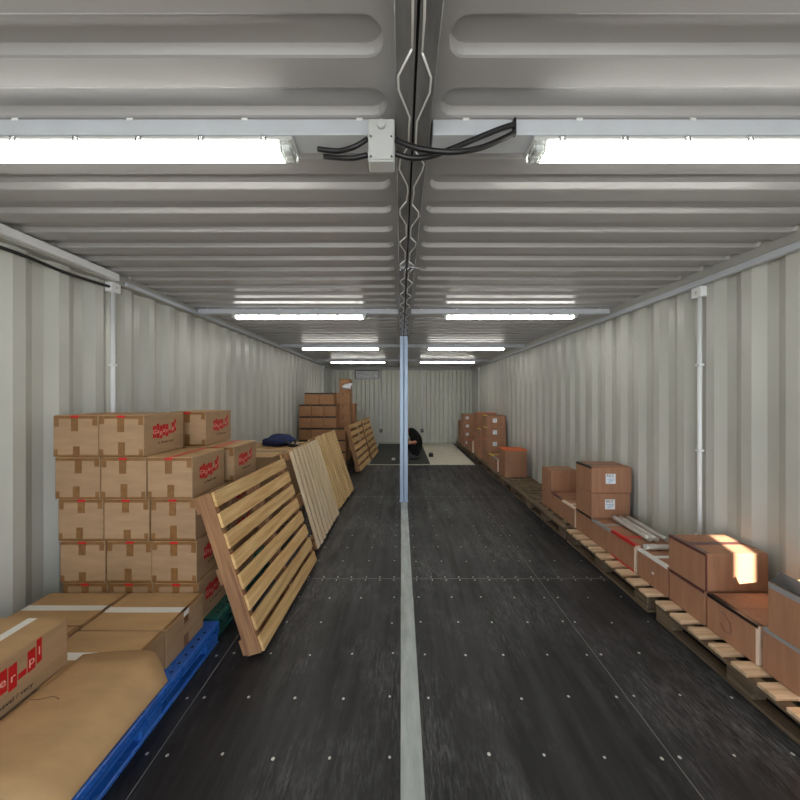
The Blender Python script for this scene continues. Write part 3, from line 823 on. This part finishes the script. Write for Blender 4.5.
for k, (zz, hh, lab, nx) in enumerate(((ZP+.235, .258, 'lower white-labelled carton of the pair on the right row', 0), (ZP+.496, .27, 'upper white-labelled carton with dark lid tape, top of its pair', .015))):
    o = rb(3.46, 3.775, zz, hh, lab, edge='nearblack' if k else None, x1=2.405+nx, mid='nearblack' if k else None)
    w, d, h = o['dims']; sticker(o, w, d, h, x=-.01, z=h*.55, s=.105)
    if k: thinbox((-w/2+.01, d/2-.03, h), (w/2-.01, d/2-.004, h+T), 'lid_edge_tape', 'nearblack', o)
o = rb(3.785, 4.10, ZP, .222, 'low carton with cream edge strip beyond the white-labelled pair', edge='cream', front='cream', mid='cream')
o = rb(4.105, 4.40, ZP, .236, 'low carton with dark brown edge tape before the plain upper carton', edge='plumtape')
o = rb(4.405, 4.69, ZP, .24, 'bottom carton under the plain upper carton, last before the empty pallet')
o = rb(4.39, 4.69, ZP+.243, .272, 'plain upper carton at the end of the box row before the empty pallet', x1=2.37, mid='tape')
# orange topped pair beyond the empty pallet
for k in range(2):
    o = rb(6.13, 6.50, ZP+k*.258, .255, '%s carton of the orange-topped pair' % ['lower', 'upper'][k], x0=1.93, x1=2.345, edge='orange' if k else None)
    if k:
        w, d, h = o['dims']; thinbox((-w/2+.036, -d/2+.003, h), (w/2-.003, d/2-.003, h+T), 'lid_tape', 'orange', o)
        thinbox((-w/2+.003, -d/2-T, h-.02), (w/2-.003, -d/2-.0001, h), 'lid_tape', 'orange', o)
rb(6.56, 6.86, ZP, .25, 'low carton with grey lid just behind the orange-topped pair', edge='greytape', mid='greytape', x0=1.92, x1=2.35, front='cream')
o = rb(6.90, 7.25, ZP, .262, 'low carton with yellow tape in front of the three labelled cartons', edge='yellow', mid='yellow', x0=1.93, x1=2.36, front='greytape')
# three labelled high
rb(7.50, 7.88, ZP, .265, 'bottom carton hidden under the three labelled cartons with yellow tape', x0=1.95, x1=2.38, edge='plumtape')
for k in range(3):
    o = rb(7.50, 7.88, ZP+.268*(k+1), .265, '%s labelled carton of the stack with yellow corner tape' % ['lowest', 'middle', 'topmost'][k], x0=1.95, x1=2.38, edge='yellow' if k else 'orange')
    w, d, h = o['dims']; sticker(o, w, d, h, x=-.03, s=.095)
for k in range(3):
    rb(7.93, 8.25, ZP+.24*k, .237, '%s narrow carton squeezed behind the yellow-taped stack' % ['lowest', 'middle', 'yellow-topped'][k], x0=1.91, x1=2.36, edge=['red', 'red', 'yellow'][k])
for k in range(4):
    o = rb(8.32, 8.70, ZP+.272*k, .269, 'carton in the orange-lidded stack second from the far corner, %s' % ['bottom', 'second from below', 'third from below', 'top one'][k], x0=1.93, x1=2.41, edge='orange' if k in (3, 1) else 'red')
    if k == 3:
        w, d, h = o['dims']; sticker(o, w, d, h, x=-.0, s=.09)
        thinbox((-w/2+.036, -d/2+.003, h), (w/2-.003, d/2-.003, h+T), 'lid_tape', 'orange', o)
for k in range(2):
    rb(8.78+.36*k, 9.12+.36*k, ZP, .27 + .05*(1-k), 'low carton with red edge between the two far stacks, %s' % ['nearer one', 'farther one'][k], x0=1.90, x1=2.36, edge='red', front='cream' if k == 0 else None)
for k in range(4):
    o = rb(9.80, 10.15, ZP+.243*k, .24, 'carton with small white label in the far corner stack, %s' % ['bottom', 'second from below', 'third from below', 'top one'][k], x0=1.86, x1=2.34, edge=None)
    w, d, h = o['dims']; sticker(o, w, d, h, x=-.13, s=.085)
for k in range(3):
    rb(10.45, 10.85, ZP+.24*k, .237, 'unlabelled carton in the very last stack by the back wall, %s' % ['bottom', 'middle', 'top'][k], x0=1.88, x1=2.34)

# silver rolls
def roll(a, b, r, label):
    a, b = Vector(a), Vector(b); n = 10; pts = []; rr = []
    rn = random.Random(int(a.x*1000))
    for k in range(n+1):
        pts.append(a.lerp(b, k/n)); rr.append(r*(1+rn.uniform(-.1, .08)))
    o = MB().tube(pts, rr, seg=14).build('foil_roll', 'foil'); tag(o, label, 'foil roll', 'silver foil rolls'); 
    return o
zt = ZP+.238
roll((2.17, 2.875, zt+.0245), (2.20, 3.42, zt+.0235), .0215, 'thin silver foil roll nearest the aisle of the three lying together')
roll((2.225, 2.87, zt+.0245), (2.26, 3.40, zt+.0235), .0215, 'middle silver foil roll of the three lying together')
roll((2.315, 2.87, zt+.0245), (2.345, 3.42, zt+.0235), .0215, 'silver foil roll nearest the wall of the three lying together')
roll((2.035, 2.755, ZP+.228+.025), (2.405, 2.745, ZP+.228+.025), .0225, 'silver foil roll lying crosswise behind the sunlit carton')

# ------------------------------------------------------------------ small things on the far floor
o = tag(empty('black_case', ((431-401)*8.95/330, 8.95, .006)), 'small black case standing on the beige sheet', 'case')
MB().box((-.06, -.03, 0), (.06, .03, .10), bev=.012, seg=2).build('body', 'black', o)
MB().tube(spline([(-.03, 0, .099), (-.03, 0, .12), (.03, 0, .12), (.03, 0, .099)], 5), .006, seg=8).build('handle', 'black', o)
o = tag(empty('tape_roll', ((393.5-401)*8.5/330, 8.5, .0135)), 'small pale tape roll on the dark mat beside the post', 'tape roll')
mb = MB(); mb.tube([(0, 0, 0), (0, 0, .05)], .045, seg=20); mb.build('roll', 'whitetape', o)
mb = MB(); mb.tube([(0, 0, .0502), (0, 0, .0512)], .03, seg=20); mb.build('core', 'green', o)

# ------------------------------------------------------------------ crouching person
def person():
    ox, oy = .06, -.12
    V = lambda x, y, z: Vector((x+ox, y+oy, z))
    J = {
        'pel': (V(.42, 8.85, .20), (.19, .175)), 'sp': (V(.41, 8.85, .46), (.19, .165)), 'ch': (V(.29, 8.85, .65), (.20, .15)), 'up': (V(.17, 8.85, .745), (.14, .10)),
        'nk': (V(.12, 8.85, .765), (.055, .055)), 'hd': (V(.07, 8.85, .755), (.06, .06)),
        'hl': (V(.38, 8.97, .23), (.14, .13)), 'kl': (V(.06, 9.02, .38), (.09, .09)), 'al': (V(.38, 9.00, .10), (.07, .07)), 'ml': (V(.29, 9.01, .055), (.042, .036)), 'tl': (V(.15, 9.03, .048), (.036, .026)),
        'hr': (V(.38, 8.73, .23), (.14, .13)), 'kr': (V(.12, 8.70, .33), (.10, .10)), 'ar': (V(.39, 8.70, .11), (.075, .075)), 'mr': (V(.28, 8.69, .055), (.042, .036)), 'tr': (V(.17, 8.68, .048), (.036, .026)),
        'sl': (V(.27, 9.02, .72), (.07, .07)), 'el': (V(.26, 9.10, .50), (.046, .046)), 'wl': (V(.06, 8.98, .45), (.030, .026)), 'pL': (V(.0, 8.95, .44), (.034, .02)),
        'sr': (V(.28, 8.67, .72), (.07, .07)), 'er': (V(.37, 8.50, .50), (.056, .052)), 'wr': (V(.14, 8.56, .455), (.034, .030)), 'pR': (V(.07, 8.60, .44), (.036, .022)),
    }
    E = ['pel sp', 'sp ch', 'ch up', 'up nk', 'nk hd', 'pel hl', 'hl kl', 'kl al', 'al ml', 'ml tl', 'pel hr', 'hr kr', 'kr ar', 'ar mr', 'mr tr', 'ch sl', 'sl el', 'el wl', 'wl pL', 'ch sr', 'sr er', 'er wr', 'wr pR']
    def skinned(J, E, root, sub=2):
        names = list(J); me = bpy.data.meshes.new('p'); me.from_pydata([J[n][0] for n in names], [tuple(names.index(a) for a in e.split()) for e in E], [])
        ob = bpy.data.objects.new('p', me); COL.objects.link(ob)
        m = ob.modifiers.new('s', 'SKIN'); s = ob.modifiers.new('u', 'SUBSURF'); s.levels = s.render_levels = sub
        for i, n in enumerate(names):
            me.skin_vertices[0].data[i].radius = J[n][1]; me.skin_vertices[0].data[i].use_root = (n == root)
        dg = bpy.context.evaluated_depsgraph_get(); dg.update()
        out = bpy.data.meshes.new_from_object(ob.evaluated_get(dg)); bpy.data.objects.remove(ob); return out
    bm = bmesh.new()
    bm.from_mesh(skinned(J, E, 'pel'))
    # fingers and thumbs
    for side, base, dr in (('L', J['pL'][0], Vector((-1, -.25, -.25))), ('R', J['pR'][0], Vector((-1, .25, -.25)))):
        dr = dr.normalized(); lat = dr.cross(Vector((0, 0, 1))).normalized()
        for k, ln in enumerate((.066, .075, .07, .055)):
            b = base+lat*(k-1.5)*.019
            FJ = {'a': (b, (.009, .009)), 'b': (b+dr*ln*.6, (.009, .009)), 'c': (b+dr*ln*.9+Vector((0, 0, -.022)), (.008, .008)), 'd': (b+dr*ln*.95+Vector((0, 0, -.042)), (.007, .007))}
            bm.from_mesh(skinned(FJ, ['a b', 'b c', 'c d'], 'a', 1))
        sgn = 1 if side == 'L' else -1
        b = base-dr*.02+lat*-.03*sgn
        FJ = {'a': (b+lat*.02*sgn, (.011, .011)), 'b': (b+lat*-.012*sgn+dr*.02, (.010, .010)), 'c': (b+lat*-.02*sgn+dr*.045+Vector((0, 0, -.015)), (.008, .008))}
        bm.from_mesh(skinned(FJ, ['a b', 'b c'], 'a', 1))
    # head with face, bowed forward
    hc = V(.035, 8.85, .73)
    rot = Matrix.Rotation(R(-52), 4, 'Y')
    t = bmesh.new(); bmesh.ops.create_uvsphere(t, u_segments=24, v_segments=18, radius=1)
    for v in t.verts:          # face towards local -x
        x, y, z = v.co
        jaw = 1-.28*max(0, -z)
        X, Yy, Z = x*.095*jaw, y*.075*jaw, z*.118
        if x < -.3 and abs(y) < .22 and -.35 < z < .15: X -= .022*(1-abs(y)/.22)*(1-(z+.35)/.5)      # nose
        if x < -.4 and .08 < z < .3 and .2 < abs(y) < .55: X += .008                                   # eye sockets
        if x < -.5 and -.62 < z < -.45 and abs(y) < .35: X -= .005                                     # lips
        if abs(y) > .93 and abs(z) < .3: Yy *= 1.16                                                    # ears
        v.co = (X, Yy, Z)
    vm = {}
    for v in t.verts: vm[v] = bm.verts.new(Matrix.Translation(hc) @ rot @ v.co)
    for f in t.faces: bm.faces.new([vm[v] for v in f.verts])
    t.free()
    me = bpy.data.meshes.new('person'); bm.to_mesh(me); bm.free()
    for k in ('shirt', 'skin', 'trouser', 'shoe'): me.materials.append(M[k])
    def dseg(p, a, b):
        a, b = J[a][0], J[b][0]; ab = b-a; tt = max(0, min(1, (p-a).dot(ab)/ab.length_squared)); return (p-a-ab*tt).length/max(.02, J['kl'][1][0])
    skinseg = ['el wl', 'wl pL', 'er wr', 'wr pR', 'nk hd']; leg = ['hl kl', 'kl al', 'hr kr', 'kr ar', 'pel hl', 'pel hr']; shoe = ['al ml', 'ml tl', 'ar mr', 'mr tr']; top = ['pel sp', 'sp ch', 'ch up', 'ch sl', 'sl el', 'ch sr', 'sr er', 'up nk']
    for p in me.polygons:
        p.use_smooth = True; c = p.center
        best = min([(dseg(c, *e.split()), 1) for e in skinseg]+[(dseg(c, *e.split()), 2) for e in leg]+[(dseg(c, *e.split()), 3) for e in shoe]+[(dseg(c, *e.split())*.8, 0) for e in top])
        i = best[1]
        if (c-hc).length < .135: i = 1
        if min((c-J['pL'][0]).length, (c-J['pR'][0]).length) < .1: i = 1
        if i == 1 and c.x > .385+ox and c.y < 8.9: i = 0
        p.material_index = i
    o = link('person', me)
    tag(o, 'person in black clothes crouching behind the post with one bare forearm', 'person')
    # hair cap
    t = bmesh.new(); bmesh.ops.create_uvsphere(t, u_segments=20, v_segments=14, radius=1)
    bmesh.ops.delete(t, geom=[v for v in t.verts if v.co.z < -.35 or (v.co.x < -.35 and v.co.z < .45)], context='VERTS')
    for v in t.verts: v.co = Vector((v.co.x*.104, v.co.y*.084, v.co.z*.128))
    mb = MB(); mb._merge(t, Matrix.Translation(hc) @ rot, 'hair', True)
    hobj = mb.build('hair', 'hair', o)
    sm = hobj.modifiers.new('s', 'SOLIDIFY'); sm.thickness = .008
    # small pale device held
    return o
person()

# ------------------------------------------------------------------ front end with doors (behind the camera) and the yard outside
def front():
    mb = MB()
    mb.box((XL-.05, YF-.05, 2.535), (XR+.05, YF, 2.78))
    mb.box((XL-.08, YF-.05, -.05), (XL, YF, 2.60)); mb.box((XR, YF-.05, -.05), (XR+.08, YF, 2.60))
    struct(mb.build('wall_front', 'wall'))
front()
struct(MB().box((-14, -16, -.3), (14, YF-.06, -.16)).build('ground_yard', 'asphalt'))
# unseen sheets added over the yard to block the sun, gap forms its patch
EL = math.tan(R(30)); K = .35; HZ = math.sqrt(1+K*K)
def blocker_x(xb, zb, yb, y): return xb-K*(yb-y)
ZT = 2.86
def sheet(name, xa0, xa1):
    mb = MB(); ya, yb = YF-.06, -6.0
    f = lambda x, y: x-K*(2.165-y)            # lines parallel to the sun's bearing
    q = [(xa0 if xa0 < -4 else f(xa0, ya), ya), (xa1 if xa1 > 5 else f(xa1, ya), ya), (xa1 if xa1 > 5 else f(xa1, yb), yb), (xa0 if xa0 < -4 else f(xa0, yb), yb)]
    mb.prism(q, ZT, ZT+.05); return struct(mb.build(name, 'doorpaint'))
sheet('sun_blocker', -7, 2.197); sheet('sun_blocker', 2.322, 7)
for x in (XL-.04, XR+.04):
    d = struct(empty('door_%d' % (1 if x < 0 else 2), (x, YF-.06, 0)), 'open painted steel container door', 'door')
    MB().box((-.02, -1.2, .0), (.02, 0, 2.58), bev=.004).build('leaf', 'doorpaint', d)
    for yy in (-.4, -.8): MB().tube([(-.035 if x > 0 else .035, yy, .05), (-.035 if x > 0 else .035, yy, 2.5)], .014, seg=10).build('lock_bar', 'chrome', d)

# ------------------------------------------------------------------ world, sun, camera
w = bpy.data.worlds.new('World'); sc.world = w; w.use_nodes = True
bg = w.node_tree.nodes['Background']; bg.inputs[0].default_value = (.78, .87, 1.0, 1); bg.inputs[1].default_value = 8.5
sun = bpy.data.lights.new('sun', 'SUN'); sun.energy = 60; sun.angle = R(.5); sun.color = (1, .95, .86)
so = bpy.data.objects.new('sun', sun); COL.objects.link(so)
dirv = Vector((.35, 1, -math.tan(R(30))*1.06)); so.rotation_euler = dirv.to_track_quat('-Z', 'Y').to_euler(); so.location = (-1, -4, 5)

cam = bpy.data.cameras.new('camera'); co = bpy.data.objects.new('camera', cam); COL.objects.link(co)
co.location = (0, 0, 1.66); co.rotation_euler = (R(90), 0, 0)
cam.sensor_width = 36; cam.lens = 330/800*36; cam.shift_x = -1/800; cam.shift_y = -4/800; cam.clip_start = .05
sc.camera = co
sc.view_settings.view_transform = 'Standard'; sc.view_settings.look = 'None'; sc.view_settings.gamma = 1
sc.view_settings.exposure = -.93
sc.cycles.use_denoising = True
sc.cycles.max_bounces = 8; sc.cycles.diffuse_bounces = 5; sc.cycles.sample_clamp_indirect = 8
